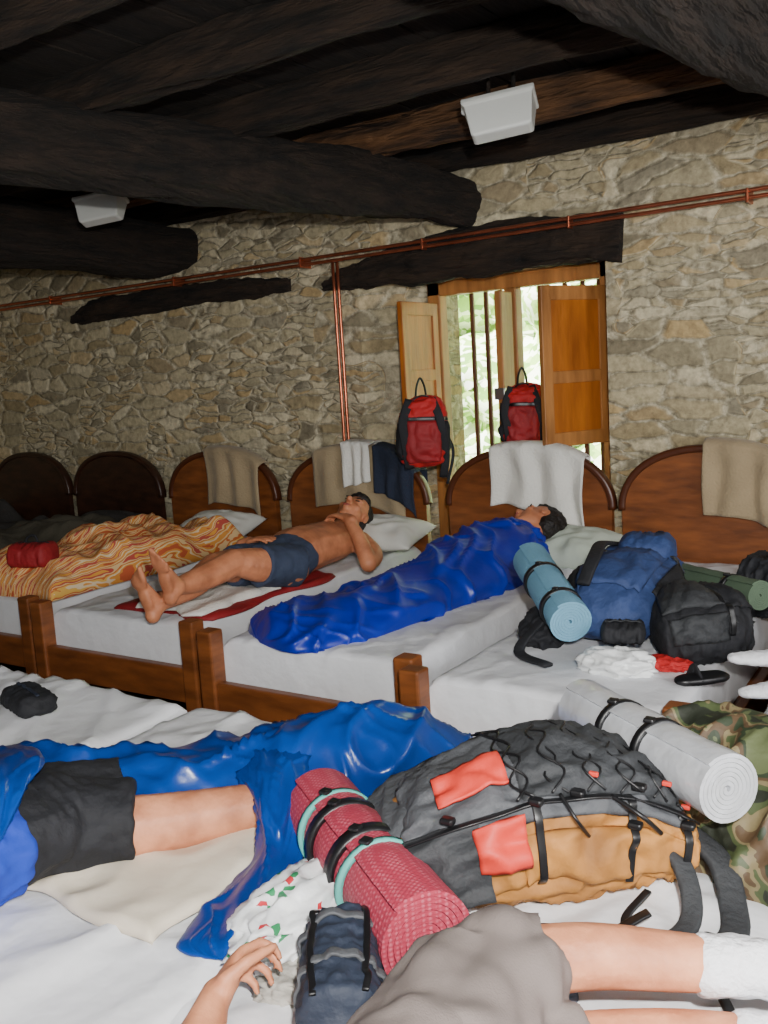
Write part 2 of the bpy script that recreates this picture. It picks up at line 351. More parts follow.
M_hair=mat('dark_hair',S(24,18,15),.6,var=.4,scale=40,bump=.8,bscale=90)
M_blue=satin('royal_blue_nylon',S(10,34,150),S(16,46,172),.40)
M_blue2=satin('steel_blue_nylon',S(5,48,120),S(8,63,146),.30)
M_shirtb=mat('blue_tshirt',S(26,62,180),.85,bump=.3,bscale=30)
M_black=mat('black_fabric',S(24,25,30),.8,var=.3,bump=.4,bscale=60)
M_blackp=mat('black_plastic',S(20,20,22),.4,var=.1,bump=0)
M_navy=mat('navy_fabric',S(34,42,58),.7,bump=.3,bscale=60)
M_navysh=mat('navy_shorts',S(52,62,84),.85,bump=.4,bscale=40)
M_greysh=mat('taupe_shorts',S(108,98,94),.92,var=.1,bump=.4,bscale=300,bdist=.002)
M_sock=mat('white_sock',S(228,228,232),.9,var=.04,bump=.5,bscale=120)
M_tshirt=mat('white_tshirt',S(225,226,228),.9,var=.04,bump=.3,bscale=30)
M_beige=mat('beige_wool',S(156,138,108),.95,var=.12,bump=.5,bscale=90,sheen=.2)
M_towel=mat('white_towel',S(222,220,212),.95,var=.04,bump=.6,bscale=110)
M_bluet=mat('dark_blue_towel',S(34,42,60),.95,bump=.6,bscale=110)
M_pill=mat('pillow_cotton',S(214,214,206),.9,var=.06,bump=.3,bscale=14)
M_pillg=mat('greenish_pillow',S(188,198,184),.9,var=.1,bump=.3,bscale=14)
M_red=mat('red_fabric',S(176,26,28),.7,var=.15,bump=.3,bscale=60)
M_redp=mat('red_patch',S(206,56,42),.6,var=.1,bump=.1)
M_darkred=mat('dark_red_fabric',S(140,24,30),.7,bump=.3,bscale=60)
M_packg=mat('grey_ripstop',S(72,74,78),.7,var=.2,scale=12,bump=.5,bscale=50)
M_packd=mat('charcoal_fabric',S(44,46,49),.75,var=.2,bump=.5,bscale=60)
M_ochre=mat('ochre_fabric',S(146,96,42),.75,var=.22,scale=10,bump=.5,bscale=30,c2=S(170,116,52))
M_packb=mat('blue_pack_fabric',S(44,64,110),.75,var=.2,bump=.5,bscale=50)
M_foamb=mat('light_blue_foam',S(112,162,188),.75,var=.08,bump=.4,bscale=150)
M_silver=mat('silver_foil_foam',S(218,220,225),.28,.4,var=.07,scale=14,bump=.6,bscale=22,bdist=.008)
M_pink=dotmat('pink_foam',S(160,50,70),S(184,88,104),130)
M_teal=mat('teal_strap',S(84,170,160),.7)
M_green=mat('green_foam',S(80,98,78),.8)
M_camo=cellmat('camouflage',[(0,S(34,38,28)),(.40,S(66,76,46)),(.47,S(116,104,74)),(.51,S(80,62,42)),(.57,S(42,52,34)),(.63,S(84,92,60))],10,nz=1,rough=.6)
M_plaid=stripemat('orange_striped_cotton',[(0,S(196,92,56)),(.30,S(222,150,66)),(.40,S(228,206,172)),(.47,S(226,178,88)),(.54,S(204,108,52)),(.62,S(226,192,140)),(.70,S(190,80,66)),(.8,S(226,160,66))],9)
M_bagw=mat('plastic_bag',S(228,230,230),.35,var=.03,bump=.6,bscale=20)
M_bagt=cellmat('printed_plastic_bag',[(0,S(228,230,232)),(.74,S(50,140,90)),(.79,S(230,232,232)),(.93,S(196,50,60)),(.96,S(230,232,232))],66,rough=.4)
M_leaf=cellmat('leaves',[(0,S(120,162,70)),(.25,S(184,214,120)),(.42,S(234,244,208)),(.75,S(150,188,90)),(.86,S(246,250,232))],13,rnd=1)  # near-white cells paint overexposed daylight into the leaf colour
M_grass=mat('grass',S(200,210,160),.9)
M_cream=mat('cream_sheet',S(218,206,186),.9,var=.05,bump=.3,bscale=20)
# ---------------------------------------------------------------- room shell
YW=4.38
V=[];F=[]
prism([(-6.6,YW),(-2.98,YW),(-2.68,4.66),(-2.68,4.98),(-6.6,4.98)],0,2.75,V,F)
prism([(-1.56,YW),(2.6,YW),(2.6,4.98),(-1.60,4.98),(-1.60,4.66)],0,2.75,V,F)
prism([(-2.98,YW),(-1.56,YW),(-1.60,4.66),(-1.6,4.98),(-2.68,4.98),(-2.68,4.66)],1.96,2.75,V,F)
prism([(-2.98,YW),(-1.56,YW),(-1.60,4.66),(-1.6,4.98),(-2.68,4.98),(-2.68,4.66)],0,.42,V,F)
o=mk('wall_back',V,F,M_stone,None,False); recalc(o)
box('wall_left',(-6.75,-1.9,0),(-6.42,YW,2.75),M_stone,bevel=0)
box('wall_right',(2.4,-1.9,0),(2.6,YW,2.75),M_stone,bevel=0)
box('wall_front',(-6.6,-2.1,0),(2.6,-1.9,2.75),M_stone,bevel=0)
box('floor',(-6.75,-2.1,-.1),(2.6,4.98,0),M_floor,bevel=0)
V=[];F=[]; x=-6.75
while x<2.6:
    w=random.uniform(.2,.3); dz=random.uniform(0,.012)
    prism([(x+.004,-2.1),(x+w-.004,-2.1),(x+w-.004,4.98),(x+.004,4.98)],2.60+dz,2.66,V,F); x+=w
prism([(-6.75,-2.1),(2.6,-2.1),(2.6,4.98),(-6.75,4.98)],2.66,2.76,V,F)
o=mk('ceiling',V,F,M_plank,None,False); recalc(o)
def beam(name,pts,rad,m,seed,sq=2.6,amp=.02,ns=110):
    d1=wr(amp*1.4,9,1.4,seed,False); d2=wr(amp*.35,26,4,seed+3,True)
    return loft(name,pts,rad,m,sq=sq,disp=lambda s,t:d1(s,t)+d2(s,t),ns=ns,nt_=40)
beam('ceiling_beam',[(-4.0,-1.9,2.40),(-3.45,.3,2.38),(-2.93,2.2,2.36),(-2.5,3.6,2.335),(-2.30,4.42,2.31)],[(.16,.15),(.15,.15),(.135,.15),(.12,.13),(.10,.11)],M_dark,3)
beam('ceiling_beam',[(-4.9,-1.9,2.40),(-4.7,1.2,2.36),(-4.5,3,2.34),(-4.45,4.42,2.32)],[(.22,.18),(.24,.18),(.27,.17),(.29,.15)],M_dark,8)
beam('ceiling_beam',[(-1.15,-1.9,2.38),(-.86,1.2,2.38),(-.68,2.2,2.38),(-.50,3.3,2.39),(-.28,4.42,2.38)],[(.15,.16),(.16,.17),(.16,.17),(.16,.16),(.15,.15)],M_dark,14)
beam('ceiling_beam',[(1.4,-1.9,2.38),(1.5,4.4,2.38)],[(.16,.16),(.15,.15)],M_dark,21)
for i,(y,m_) in enumerate([(-1.2,M_darkx),(-.4,M_darkx),(.4,M_darkx),(1.15,M_darkx),(1.8,M_darkx),(2.4,M_darkx),(3.05,M_darkx),(3.72,M_joist),(4.28,M_darkx)]):
    beam('ceiling_joist',[(-6.4,y+random.uniform(-.05,.05),2.53),(-3.2,y+random.uniform(-.03,.03),2.54),(-1.3,y,2.52),(2.4,y-.02,2.53)],[(.055,.07),(.06,.075),(.055,.075),(.055,.07)],m_,30+i,3.0,.015)
beam('lintel_beam',[(-3.2,YW-.01,1.975),(-2.9,YW,2.02),(-2.4,YW,2.055),(-1.9,YW,2.06),(-1.47,YW,2.03)],[(.03,.02),(.05,.075),(.06,.115),(.06,.115),(.05,.10)],M_darkx,50,3,.016)
beam('lintel_beam',[(-5.4,YW,1.98),(-5.1,YW,2.02),(-4.4,YW,2.04),(-3.8,YW,2.03),(-3.45,YW,2.02)],[(.02,.025),(.04,.07),(.04,.065),(.04,.055),(.03,.035)],M_darkx,57,3,.014)
g=empty('copper_pipes')
tube('pipe_upper',[(-6.4,YW-.09,2.135),(-3,YW-.09,2.135),(2.38,YW-.09,2.15)],.009,M_copper,g,ns=40)
tube('pipe_lower',[(-6.4,YW-.09,2.106),(-3,YW-.09,2.106),(2.38,YW-.09,2.119)],.009,M_copper,g,ns=40)
tube('pipe_drop_1',[(-3.10,YW-.06,2.1),(-3.10,YW-.06,.1)],.009,M_copper,g,up=(0,1,0))
tube('pipe_drop_2',[(-3.07,YW-.06,2.1),(-3.07,YW-.06,.1)],.009,M_copper,g,up=(0,1,0))
for xx in (-5.5,-4.3,-3.3,-2.5,-1.7,-.9,.2): box('clip',(xx-.006,YW-.102,2.092),(xx+.006,YW+.0,2.15),M_copper,g,.003)
def fixture(x,y,z,rz,k=.86):
    g=empty('ceiling_speaker'); R=Matrix.Rotation(rz,3,'Z')@Matrix.Rotation(math.radians(-20),3,'X')@Matrix.Rotation(math.radians(-6),3,'Y')
    V=[];F=[]
    sec=[(.155,.075,.075),(.155,.078,.052),(.145,.066,.048),(.128,.04,-.075),(.115,.032,-.083)]
    for w,d,h in sec:
        for a,b_ in ((-1,-1),(1,-1),(1,1),(-1,1)): V.append(Vector((x,y,z))+R@Vector((a*w*k,b_*d*k,h*k)))
    for i in range(len(sec)-1):
        for j in range(4): k2=(j+1)%4; F.append((i*4+j,i*4+k2,i*4+4+k2,i*4+4+j))
    F.append((3,2,1,0)); n=len(V); F.append((n-4,n-3,n-2,n-1))
    o=mk('housing',V,F,M_white,g,False); recalc(o); bv=o.modifiers.new('b','BEVEL'); bv.width=.006; bv.segments=2
    for s_ in (-1,1): tube('bracket',[(x+s_*.05,y,z+.04),(x+s_*.05,y+.02,2.6)],.008,M_dark,g,up=(0,1,0))
    box('side_knob',(x-.16*k-.012,y-.03,z+.03),(x-.13*k,y+.02,z+.07),M_white,g,.008)
fixture(-1.53,3.24,2.36,math.radians(16)); fixture(-3.70,3.24,2.35,math.radians(20),.8)
# ---------------------------------------------------------------- window
g=empty('window_1')
y0,y1=4.62,4.70
box('jamb_left',(-2.68,y0,.42),(-2.60,y1,1.96),M_win,g); box('jamb_right',(-1.68,y0,.42),(-1.60,y1,1.96),M_win,g)
box('head',(-2.68,y0,1.88),(-1.60,y1,1.96),M_win,g); box('sill',(-2.68,y0-.06,.42),(-1.60,y1,.47),M_win,g)
box('mullion',(-2.21,y0,.47),(-2.14,y1,1.88),M_win,g)
for k,xx in enumerate((-2.50,-2.41,-2.32,-2.04,-1.94,-1.84,-1.75)): box('bar_%d'%k,(xx-.012,4.80,.42),(xx+.012,4.822,1.96),M_bar,g,.004)
def leaf(nm,hx,hy,ang,w,z0,z1,m_):
    R=Matrix.Rotation(ang,3,'Z'); H=Vector((hx,hy,0))
    def bx(n,a0,a1,zz0,zz1,t,mm):
        c=H+R@Vector(((a0+a1)/2,0,0)); box(n,(c.x-(a1-a0)/2,c.y-t/2,zz0),(c.x+(a1-a0)/2,c.y+t/2,zz1),mm,g,.004,rot=R)
    bx(nm+'_stile_a',0,.06,z0,z1,.03,m_); bx(nm+'_stile_b',w-.06,w,z0,z1,.03,m_)
    zm=(z0+z1)/2-.05
    for n,a,b_ in (('_rail_bottom',z0,z0+.07),('_rail_mid',zm-.03,zm+.03),('_rail_top',z1-.07,z1)): bx(nm+n,.05,w-.05,a,b_,.03,m_)
    bx(nm+'_panel_low',.05,w-.05,z0+.06,zm-.02,.014,M_winp); bx(nm+'_panel_top',.05,w-.05,zm+.02,z1-.06,.014,M_winp)
leaf('shutter_right',-1.64,4.60,math.radians(180+62),.42,1.06,1.84,M_win)
leaf('shutter_left',-2.62,4.60,math.radians(270),.38,1.16,1.84,M_winp)
box('casement_stile',(-2.19,4.46,.5),(-2.15,4.60,1.86),M_win,g)
box('latch',(-2.20,4.44,1.30),(-2.14,4.47,1.36),M_grey,g,.004)
grid('garden_hedge',70,40,lambda u,v:Vector((-9+10*u,8.2+.7*nz(u*14,v*7,1)+.3*nz(u*40,v*20,5)+.8*v*v,-.3+4.2*v)),M_leaf,None,0)
box('garden_ground',(-14,4.99,-.4),(6,16,-.1),M_grass,bevel=0)
# ---------------------------------------------------------------- beds
def archz(t,top=1.05,lo=.76): return lo+(top-lo)*(max(0,1-abs(t)**2.3))**(1/2.2)
def bed(x0,x1,yh,yf,posts=True,m=M_wood,rim=M_woodr,sd=1,zt=ZM,top=1.05,ins=.065,rough=.006):
    g=empty('bed'); sg=1 if yh>yf else -1
    xc=(x0+x1)/2; hw=(x1-x0)/2-.02
    ya,yb=sorted((yh,yh+sg*.035))
    outl=[(xc-hw,.02)]+[(xc+hw*t,archz(t,top)) for t in np.sin(np.linspace(-pi/2,pi/2,40))]+[(xc+hw,.02)]
    n=len(outl); V=[(x,ya,z) for x,z in outl]+[(x,yb,z) for x,z in outl]
    F=[tuple(range(n)),tuple(range(2*n-1,n-1,-1))]+[(i,(i+1)%n,n+(i+1)%n,n+i) for i in range(n)]
    o=mk('headboard',V,F,m,g,False); recalc(o)
    loft('headboard_rim',[(x,(ya+yb)/2,z) for x,z in outl[1:-1]],[(.018,.028)],rim,sq=4,up=(0,1,0),ns=80,nt_=16,parent=g)
    pz=.575 if posts else .36
    ym,yM=sorted((yf,yf-sg*.07))
    for nm,a in (('post_l',x0),('post_r',x1-.072)):
        box(nm,(a,ym,0),(a+.072,yM,pz),m,g,.008)
    a,b_=sorted((yf-sg*.015,yf-sg*.055)); box('foot_rail',(x0+.07,a,.24),(x1-.07,b_,.38),m,g)
    a,b_=sorted((yh,yf)); box('side_rail_l',(x0+.01,a,.24),(x0+.04,b_,.36),m,g,.004); box('side_rail_r',(x1-.04,a,.24),(x1-.01,b_,.36),m,g,.004)
    box('slats',(x0+.04,a+.03,.29),(x1-.04,b_-.03,.33),m,g,.004)
    a0,a1=x0+ins,x1-ins; c0,c1=sorted((yh-sg*.01,yf+sg*.005 if posts else yf-sg*.03))
    nx,ny=50,90; cx,cy=(a0+a1)/2,(c0+c1)/2; wx,wy=(a1-a0)/2,(c1-c0)/2; z0=.335
    def P(u,v):
        def w(t,h):
            s=abs(t)
            if s<=1: return math.copysign(s*h,t),0
            return math.copysign(h,t),(s-1)
        X,du=w(u,wx); Y,dv=w(v,wy)
        dz=max(du,dv)*4*(zt-z0)
        rr=.03
        ex=max(0,abs(X)-(wx-rr))/rr; ey=max(0,abs(Y)-(wy-rr))/rr
        zz=zt-dz- rr*.5*(min(1,ex)**2+min(1,ey)**2)*(1 if dz<.001 else 0)
        bul=.008*math.sin(pi*min(1,dz/(zt-z0)))
        if du>0: X+=math.copysign(bul,X)
        if dv>0: Y+=math.copysign(bul,Y)
        px,py=cx+X,cy+Y
        if dz<.001:
            zz+=rough*.8*ridg(px*3+sd,py*2.2,sd)+.004*nz(px*9,py*5,sd)
            q=px*.8+py*.5+.15*nz(px*2,py*2,sd)
            zz+=rough*1.1*max(0,1-abs(nz(q*7,py*1.1-px*1.2,sd+4))*6)+rough*.7*max(0,1-abs(nz(px*6-py*4,py*2,sd+9))*7)
        return Vector((px,py,zz))
    us=list(np.linspace(-1,1,nx+1)); us=[-1.25,-1.17,-1.08,-1.0001]+us+[1.0001,1.08,1.17,1.25]
    vs=list(np.linspace(-1,1,ny+1)); vs=[-1.25,-1.17,-1.08,-1.0001]+vs+[1.0001,1.08,1.17,1.25]
    V=[P(u,v) for u in us for v in vs]; m_=len(vs)
    F=[(i*m_+j,(i+1)*m_+j,(i+1)*m_+j+1,i*m_+j+1) for i in range(len(us)-1) for j in range(m_-1)]
    mk('mattress',V,F,M_matt,g)
    box('mattress_base',(a0+.004,c0+.004,.332),(a1-.004,c1-.004,zt-.06),M_mattside,g,.01)
    return g
HB=[(-6.38,-5.49),(-5.45,-4.56),(-4.5,-3.58),(-3.51,-2.53),(-2.43,-1.50),(-1.49,-.62),(-.55,.38),(.45,1.38)]
FY=[2.6,2.6,2.56,2.52,2.44,2.34,2.34,2.34]
for i,((a,b_),fy) in enumerate(zip(HB,FY)):
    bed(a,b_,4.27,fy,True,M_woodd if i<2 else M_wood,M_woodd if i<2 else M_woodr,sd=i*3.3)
for i,(a,b_) in enumerate([(-3.9,-2.97),(-2.9,-1.975),(-1.94,-.995),(-.985,-.05),(-.02,.9)]):
    bed(a,b_,-.12,1.84,False,M_wood,M_woodr,sd=40+i*2.7,ins=.006,rough=.013)
# ---------------------------------------------------------------- cloths over headboards
def over_head(name,bi,x0,x1,front,back,m,seed=0,slant=0,amp=.012,lift=0):
    a,b_=HB[bi]; xc=(a+b_)/2; hw=(b_-a)/2-.02
    def fn(u,v):
        x=x0+(x1-x0)*u; zt=archz((x-xc)/hw)+.036+lift
        L=front+back; d=(v*L)-front+slant*(u-.5)
        w=amp*math.sin(u*17+seed+2*nz(u*3,v*2,seed))*min(1,abs(d)/.12)
        if d<-.03: y=4.27-.024-amp-lift*1.3+w-.008; z=zt+(d+.03)+.02*nz(u*3,seed)*(-d/front); x+=.02*nz(v*2,seed,u)
        elif d>.03: y=4.305+.02+lift; z=zt-(d-.03)
        else:
            t=d/.03; y=4.287+t*(.034+lift); z=zt+.008*math.cos(t*pi/2)
        return Vector((x,min(y,4.36),z))
    return grid(name,40,40,fn,m,None,.008)
over_head('beige_blanket',2,-4.12,-3.68,.37,.25,M_beige,1,.03)
over_head('beige_blanket',3,-3.27,-2.66,.36,.25,M_beige,2,-.02)
over_head('white_cloth',3,-3.04,-2.86,.26,.1,M_towel,3,.05,.008,.022)
over_head('dark_blue_towel',3,-2.83,-2.58,.28,.2,M_bluet,4,.02,.008,.022)
over_head('white_towel',4,-2.13,-1.64,.36,.2,M_towel,5,-.06,.02)
over_head('beige_blanket',5,-1.08,-.66,.36,.25,M_beige,6,0)
# ---------------------------------------------------------------- far-left beds
def rumple(name,x0,x1,y0,y1,zb,h,m,seed,fx=4,fy=4,nu=60,nv=60,edge=.08,nn=.012,parent=None):
    def fn(u,v):
        x=x0+(x1-x0)*u; y=y0+(y1-y0)*v
        x+=.05*nz(u*3,v*3,seed+9); y+=.05*nz(u*3,v*3,seed+19)
        e=min(1,min(u,1-u,v,1-v)/edge)
        z=zb+e**.5*(h*(.35+.65*max(0,.5+nz(x*fx,y*fy,seed)))+nn*ridg(x*9,y*7,seed))+.006
        return Vector((x,y,z))
    return grid(name,nu,nv,fn,m,parent,.006)
M_dgrey=mat('dark_grey_blanket',S(52,50,48),.95,var=.2,bump=.5,bscale=70)
M_olive=mat('olive_blanket',S(78,74,62),.95,var=.2,bump=.5,bscale=70)
rumple('grey_blanket',-5.4,-4.6,2.8,4.1,ZM,.16,M_olive,2)
rumple('grey_blanket',-6.35,-5.5,2.8,4.1,ZM,.2,M_dgrey,5)
rumple('orange_blanket',-4.45,-3.56,2.60,3.95,ZM,.18,M_plaid,8,nn=.034,nu=90,nv=110)
pillow('pillow',(-3.86,4.02,.62),.26,.17,.085,.1,M_pill,.25)
pillow('pillow',(-4.9,4.05,.60),.3,.17,.07,.1,M_dgrey,.2)
def pouch(name,pts,rad,m,sq=3,zip_=None,seed=1,rnd=(.15,.15),flat=.6,handle=False):
    g=empty(name); f=Surf(pts,rad,sq,flat,rnd=rnd,disp=wr(.006,6,2,seed))
    skin_surf('body',f,m,40,28,g)
    if zip_: strap('zipper',[f(s,pi*.5,.003) for s in np.linspace(.1,.9,8)],.005,.002,zip_,g)
    if handle: tube('handle',[f(.35,pi*.5,.0),f(.42,pi*.5,.03),f(.58,pi*.5,.03),f(.65,pi*.5,.0)],.006,zip_,g,up=(.3,1,0))
    return g,f
pouch('red_wash_bag',[(-3.95,2.70,.70),(-3.74,2.78,.70)],[(.08,.07)],M_darkred,zip_=M_black,handle=True)
# ---------------------------------------------------------------- shirtless man
g=empty('sleeping_man')
b=Body()
q,R=b.head((-2.775,3.90,.755),(-.05,.93,.32),(.22,-.36,.9),1.02)
b.limb([(-2.765,3.84,.72),(-2.75,3.72,.685)],[.058,.065])
b.torso([(-2.75,3.70,.675),(-2.74,3.62,.672),(-2.73,3.48,.672),(-2.71,3.34,.675),(-2.70,3.20,.65)],(1,.05,0),[.12,.175,.168,.155,.16],[.075,.10,.105,.115,.10],40)
b.limb([(-2.91,3.66,.655),(-3.0,3.52,.62),(-3.02,3.40,.60)],[.06,.048,.04]); b.limb([(-3.02,3.40,.60),(-2.96,3.24,.64),(-2.86,3.16,.735)],[.042,.038,.027])
b.hand((-2.86,3.16,.74),(.9,.1,.25),(.2,0,-1),1,.35)
b.limb([(-2.57,3.66,.66),(-2.46,3.60,.62),(-2.42,3.50,.60)],[.06,.05,.042]); b.limb([(-2.42,3.50,.60),(-2.49,3.54,.70),(-2.59,3.60,.785)],[.043,.038,.027])
b.hand((-2.59,3.60,.79),(-.9,.3,.12),(-.2,-.1,-1),-1,.35)
b.limb([(-2.79,3.17,.635),(-2.79,3.0,.67),(-2.76,2.84,.70)],[.09,.08,.06]); b.limb([(-2.76,2.84,.70),(-2.74,2.68,.655),(-2.74,2.50,.625)],[.06,.056,.037])
b.limb([(-2.62,3.17,.635),(-2.63,3.0,.68),(-2.66,2.86,.72)],[.09,.08,.06]); b.limb([(-2.66,2.86,.72),(-2.68,2.70,.69),(-2.68,2.545,.685)],[.06,.056,.037])
b.foot((-2.74,2.49,.62),(-.06,-.22,.95),(0,-1,-.2),1,.98); b.foot((-2.67,2.53,.69),(.10,-.25,.93),(0,-1,-.2),-1,.98)
b.finish('body',M_skin,.006,7,g)
head_parts(q,R,g,M_hair,k=1.02)
s=Body(); s.torso([(-2.705,3.27,.665),(-2.70,3.20,.652),(-2.70,3.12,.645)],(1,0,0),[.165,.172,.17],[.112,.108,.098],8)
s.cone((-2.79,3.2,.64),(-2.785,2.98,.672),.098,.092); s.cone((-2.62,3.2,.64),(-2.64,2.98,.685),.098,.092)
s.finish('shorts',M_navysh,.007,3,g,.014,.06)
pillow('pillow',(-2.72,4.02,.625),.28,.19,.09,.1,M_pill,.15)
def flatcloth(name,x0,x1,y0,y1,z,m,seed,h=.02,parent=None):
    return rumple(name,x0,x1,y0,y1,z,h,m,seed,6,6,50,50,.04,.010,parent)
flatcloth('red_towel',-3.16,-2.58,2.62,3.45,ZM,M_darkred,3); flatcloth('white_sheet',-3.0,-2.62,2.6,3.1,ZM+.02,M_towel,6)
# ---------------------------------------------------------------- person in royal-blue bag
g=empty('person_in_sleeping_bag')
bagA_pts=[(-2.20,2.46,ZM),(-2.12,2.62,ZM),(-2.02,2.9,ZM),(-1.98,3.2,ZM),(-1.93,3.5,ZM),(-1.90,3.78,ZM),(-1.88,3.98,ZM)]
bagA_rad=[(.20,.06),(.27,.10),(.25,.13),(.24,.15),(.26,.20),(.26,.25),(.19,.19)]
loft('sleeping_bag',bagA_pts,bagA_rad,M_blue,sq=2.0,flat=.02,rnd=(.06,.08),disp=folds(.030,5,dens=.85,fine=.08),ns=240,nt_=110,parent=g)
loft('bag_collar',[(-1.98,3.86,ZM+.17),(-1.86,3.93,ZM+.20),(-1.72,3.90,ZM+.12)],[(.05,.03),(.06,.035),(.05,.03)],M_blue,sq=2.0,rnd=(.15,.15),disp=folds(.012,9,.4,2),ns=50,nt_=40,parent=g)
b=Body(); q,R=b.head((-1.80,4.05,.72),(.15,.95,.1),(-.8,.1,.5)); b.limb([(-1.80,4.0,.69),(-1.82,3.88,.64)],[.058,.065]); b.finish('head',M_skin,.006,4,g)
head_parts(q,R,g,M_hair)
pillow('pillow',(-1.66,4.06,.60),.22,.17,.08,-.1,M_pillg,.3)
# ---------------------------------------------------------------- rolls
def foam_roll(name,p0,p1,r,m,straps=(),turns=7):
    g=empty(name); p0=Vector(p0);p1=Vector(p1); d=(p1-p0).normalized(); a=d.cross(Vector((0,0,1))).normalized(); c=a.cross(d)
    n=turns*28; th=r*.88/turns*.9; V=[];F=[]; L=(p1-p0).length; ks=17
    def pinch(t): return 1-.05*sum(math.exp(-((t-q[0])/.05)**2) for q in straps)
    for i in range(n+1):
        t=i/n; ang=t*turns*2*pi+2.2; ro=r*(.12+.88*t); ri=max(.002,ro-th)
        for k in range(ks):
            P=p0+(p1-p0)*(k/(ks-1)); pk=pinch(k/(ks-1))
            for rr in (ro,ri): V.append(P+(a*math.cos(ang)+c*math.sin(ang))*(rr*pk+(.003*nz(ang*1.3,k*.7,r*50) if k not in(0,ks-1) else 0)))
    st=ks*2
    for i in range(n):
        for k in range(ks-1):
            q0=i*st+k*2; q1=(i+1)*st+k*2
            F+=[(q0,q1,q1+2,q0+2),(q0+1,q0+3,q1+3,q1+1)]
        q0=i*st; q1=(i+1)*st; F.append((q0,q0+1,q1+1,q1)); e=st-2; F.append((q0+e,q1+e,q1+e+1,q0+e+1))
    for i in (0,n):
        for k in range(ks-1): q0=i*st+k*2; F.append((q0,q0+2,q0+3,q0+1))
    o=mk('foam',V,F,m,g); recalc(o)
    es=o.modifiers.new('e','EDGE_SPLIT'); es.split_angle=math.radians(50)
    for i,(t,w,mm) in enumerate(straps):
        cc=p0+(p1-p0)*t; rr=r*.965+.002
        V=[];F=[]
        for j in range(32):
            x=2*pi*j/32
            for (dd,rad_) in ((-w,rr-.01),(-w,rr),(w,rr),(w,rr-.01)): V.append(cc+d*dd+(a*math.cos(x)+c*math.sin(x))*rad_)
        for j in range(32):
            k=(j+1)%32
            for e in range(4): f2=(e+1)%4; F.append((j*4+e,j*4+f2,k*4+f2,k*4+e))
        o=mk('strap_%d'%i,V,F,mm,g,True); recalc(o)
        tp=cc+c*(rr+.002)-a*.02; box('buckle_%d'%i,tuple(tp-Vector((.010,.010,.004))),tuple(tp+Vector((.010,.010,.004))),M_blackp,g,.003)
    return g
foam_roll('silver_sleeping_mat',(-.355,1.525,.735),(-.73,1.83,.72),.063,M_silver,((.40,.008,M_blackp),(.66,.008,M_blackp)))
foam_roll('pink_sleeping_mat',(-.69,1.085,.612),(-1.11,1.38,.608),.081,M_pink,((.36,.007,M_teal),(.46,.014,M_blackp),(.68,.012,M_blackp),(.78,.007,M_teal)))
foam_roll('blue_sleeping_mat',(-1.09,2.66,.66),(-1.40,3.06,.76),.072,M_foamb,((.2,.01,M_blackp),(.62,.01,M_blackp)))
foam_roll('green_sleeping_mat',(-.60,3.02,.70),(-.95,3.32,.68),.05,M_green,((.3,.01,M_blackp),))
# ---------------------------------------------------------------- big hiking backpack
g=empty('hiking_backpack')
bz=ZM+.095
d1=wr(.014,7,2.4,4); d2=folds(.006,41,.8,1.5)
f=Surf([(-.90,1.28,bz-.03),(-.80,1.35,bz),(-.70,1.44,bz+.01),(-.60,1.53,bz),(-.53,1.60,bz-.02),(-.47,1.65,bz-.03)],[(.11,.065),(.14,.10),(.15,.13),(.15,.125),(.15,.08),(.14,.06)],sq=2.6,flat=.72,rnd=(.12,.12),disp=lambda s,t:d1(s,t)+d2(s,t))
skin_surf('main_body',f,M_ochre,130,80,g)
patch('front_panel',f,.10,.84,.16*pi,.84*pi,.006,M_packg,g,.008,60,60)
patch('front_panel_pocket',f,.36,.82,.24*pi,.76*pi,.012,M_packd,g,.014,44,44)
patch('side_band',f,.34,.8,-.04*pi,.11*pi,.004,M_ochre,g,.012,40,20)
patch('side_grey',f,.0,.26,-.1*pi,.25*pi,.008,M_packd,g,.008,24,24)
fl=Surf([(-.985,1.24,ZM+.03),(-.93,1.28,ZM+.075),(-.86,1.33,ZM+.13),(-.78,1.40,ZM+.18)],[(.06,.022),(.12,.038),(.155,.042),(.145,.03)],sq=2.8,flat=.9,rnd=(.2,.2),disp=folds(.010,51,.4,1.6))
skin_surf('lid',fl,M_packg,60,50,g); patch('lid_zip',fl,.1,.9,.10*pi,.13*pi,.004,M_blackp,g,0,20,3,.003)
patch('label_red',f,.19,.34,.33*pi,.46*pi,.026,M_redp,g,.002); patch('label_red_side',f,.24,.35,.02*pi,.19*pi,.020,M_redp,g,.004)
for i in range(6):
    s0=.34+.08*i
    for b0,b1 in ((0,.04),(.04,0)):
        pts=[f(s0+(b0 if k%2==0 else b1),(.24+.085*k)*pi,.027) for k in range(7)]
        tube('bungee_%d'%i,pts,.0022,M_blackp,g,nt_=8,ns=30)
for i,t in enumerate((.22*pi,.80*pi)): strap('long_strap_%d'%i,[f(s,t,.020) for s in np.linspace(.08,.9,12)],.007,.002,M_blackp,g)
ax=(.78,.62,0)
for i,s in enumerate((.38,.60,.80)): band('side_strap_%d'%i,[f(s,t,.017) for t in np.linspace(-.05*pi,.24*pi,8)],.007,.002,M_blackp,g,ax)
tube('haul_loop',[f(.55,.22*pi,.02),f(.6,.14*pi,.06),f(.66,.1*pi,.03)],.004,M_blackp,g)
tube('cord_end',[f(.44,.24*pi,.02),f(.46,.14*pi,.03),f(.5,.08*pi,.02)],.003,M_blackp,g)
for i,(s,t) in enumerate(((.38,.22),(.6,.12),(.8,.18),(.2,.26),(.62,.26),(.48,.24))):
    p=f(s,t*pi,.026); box('buckle_%d'%i,tuple(p-Vector((.012,.009,.006))),tuple(p+Vector((.012,.009,.006))),M_blackp,g,.004)
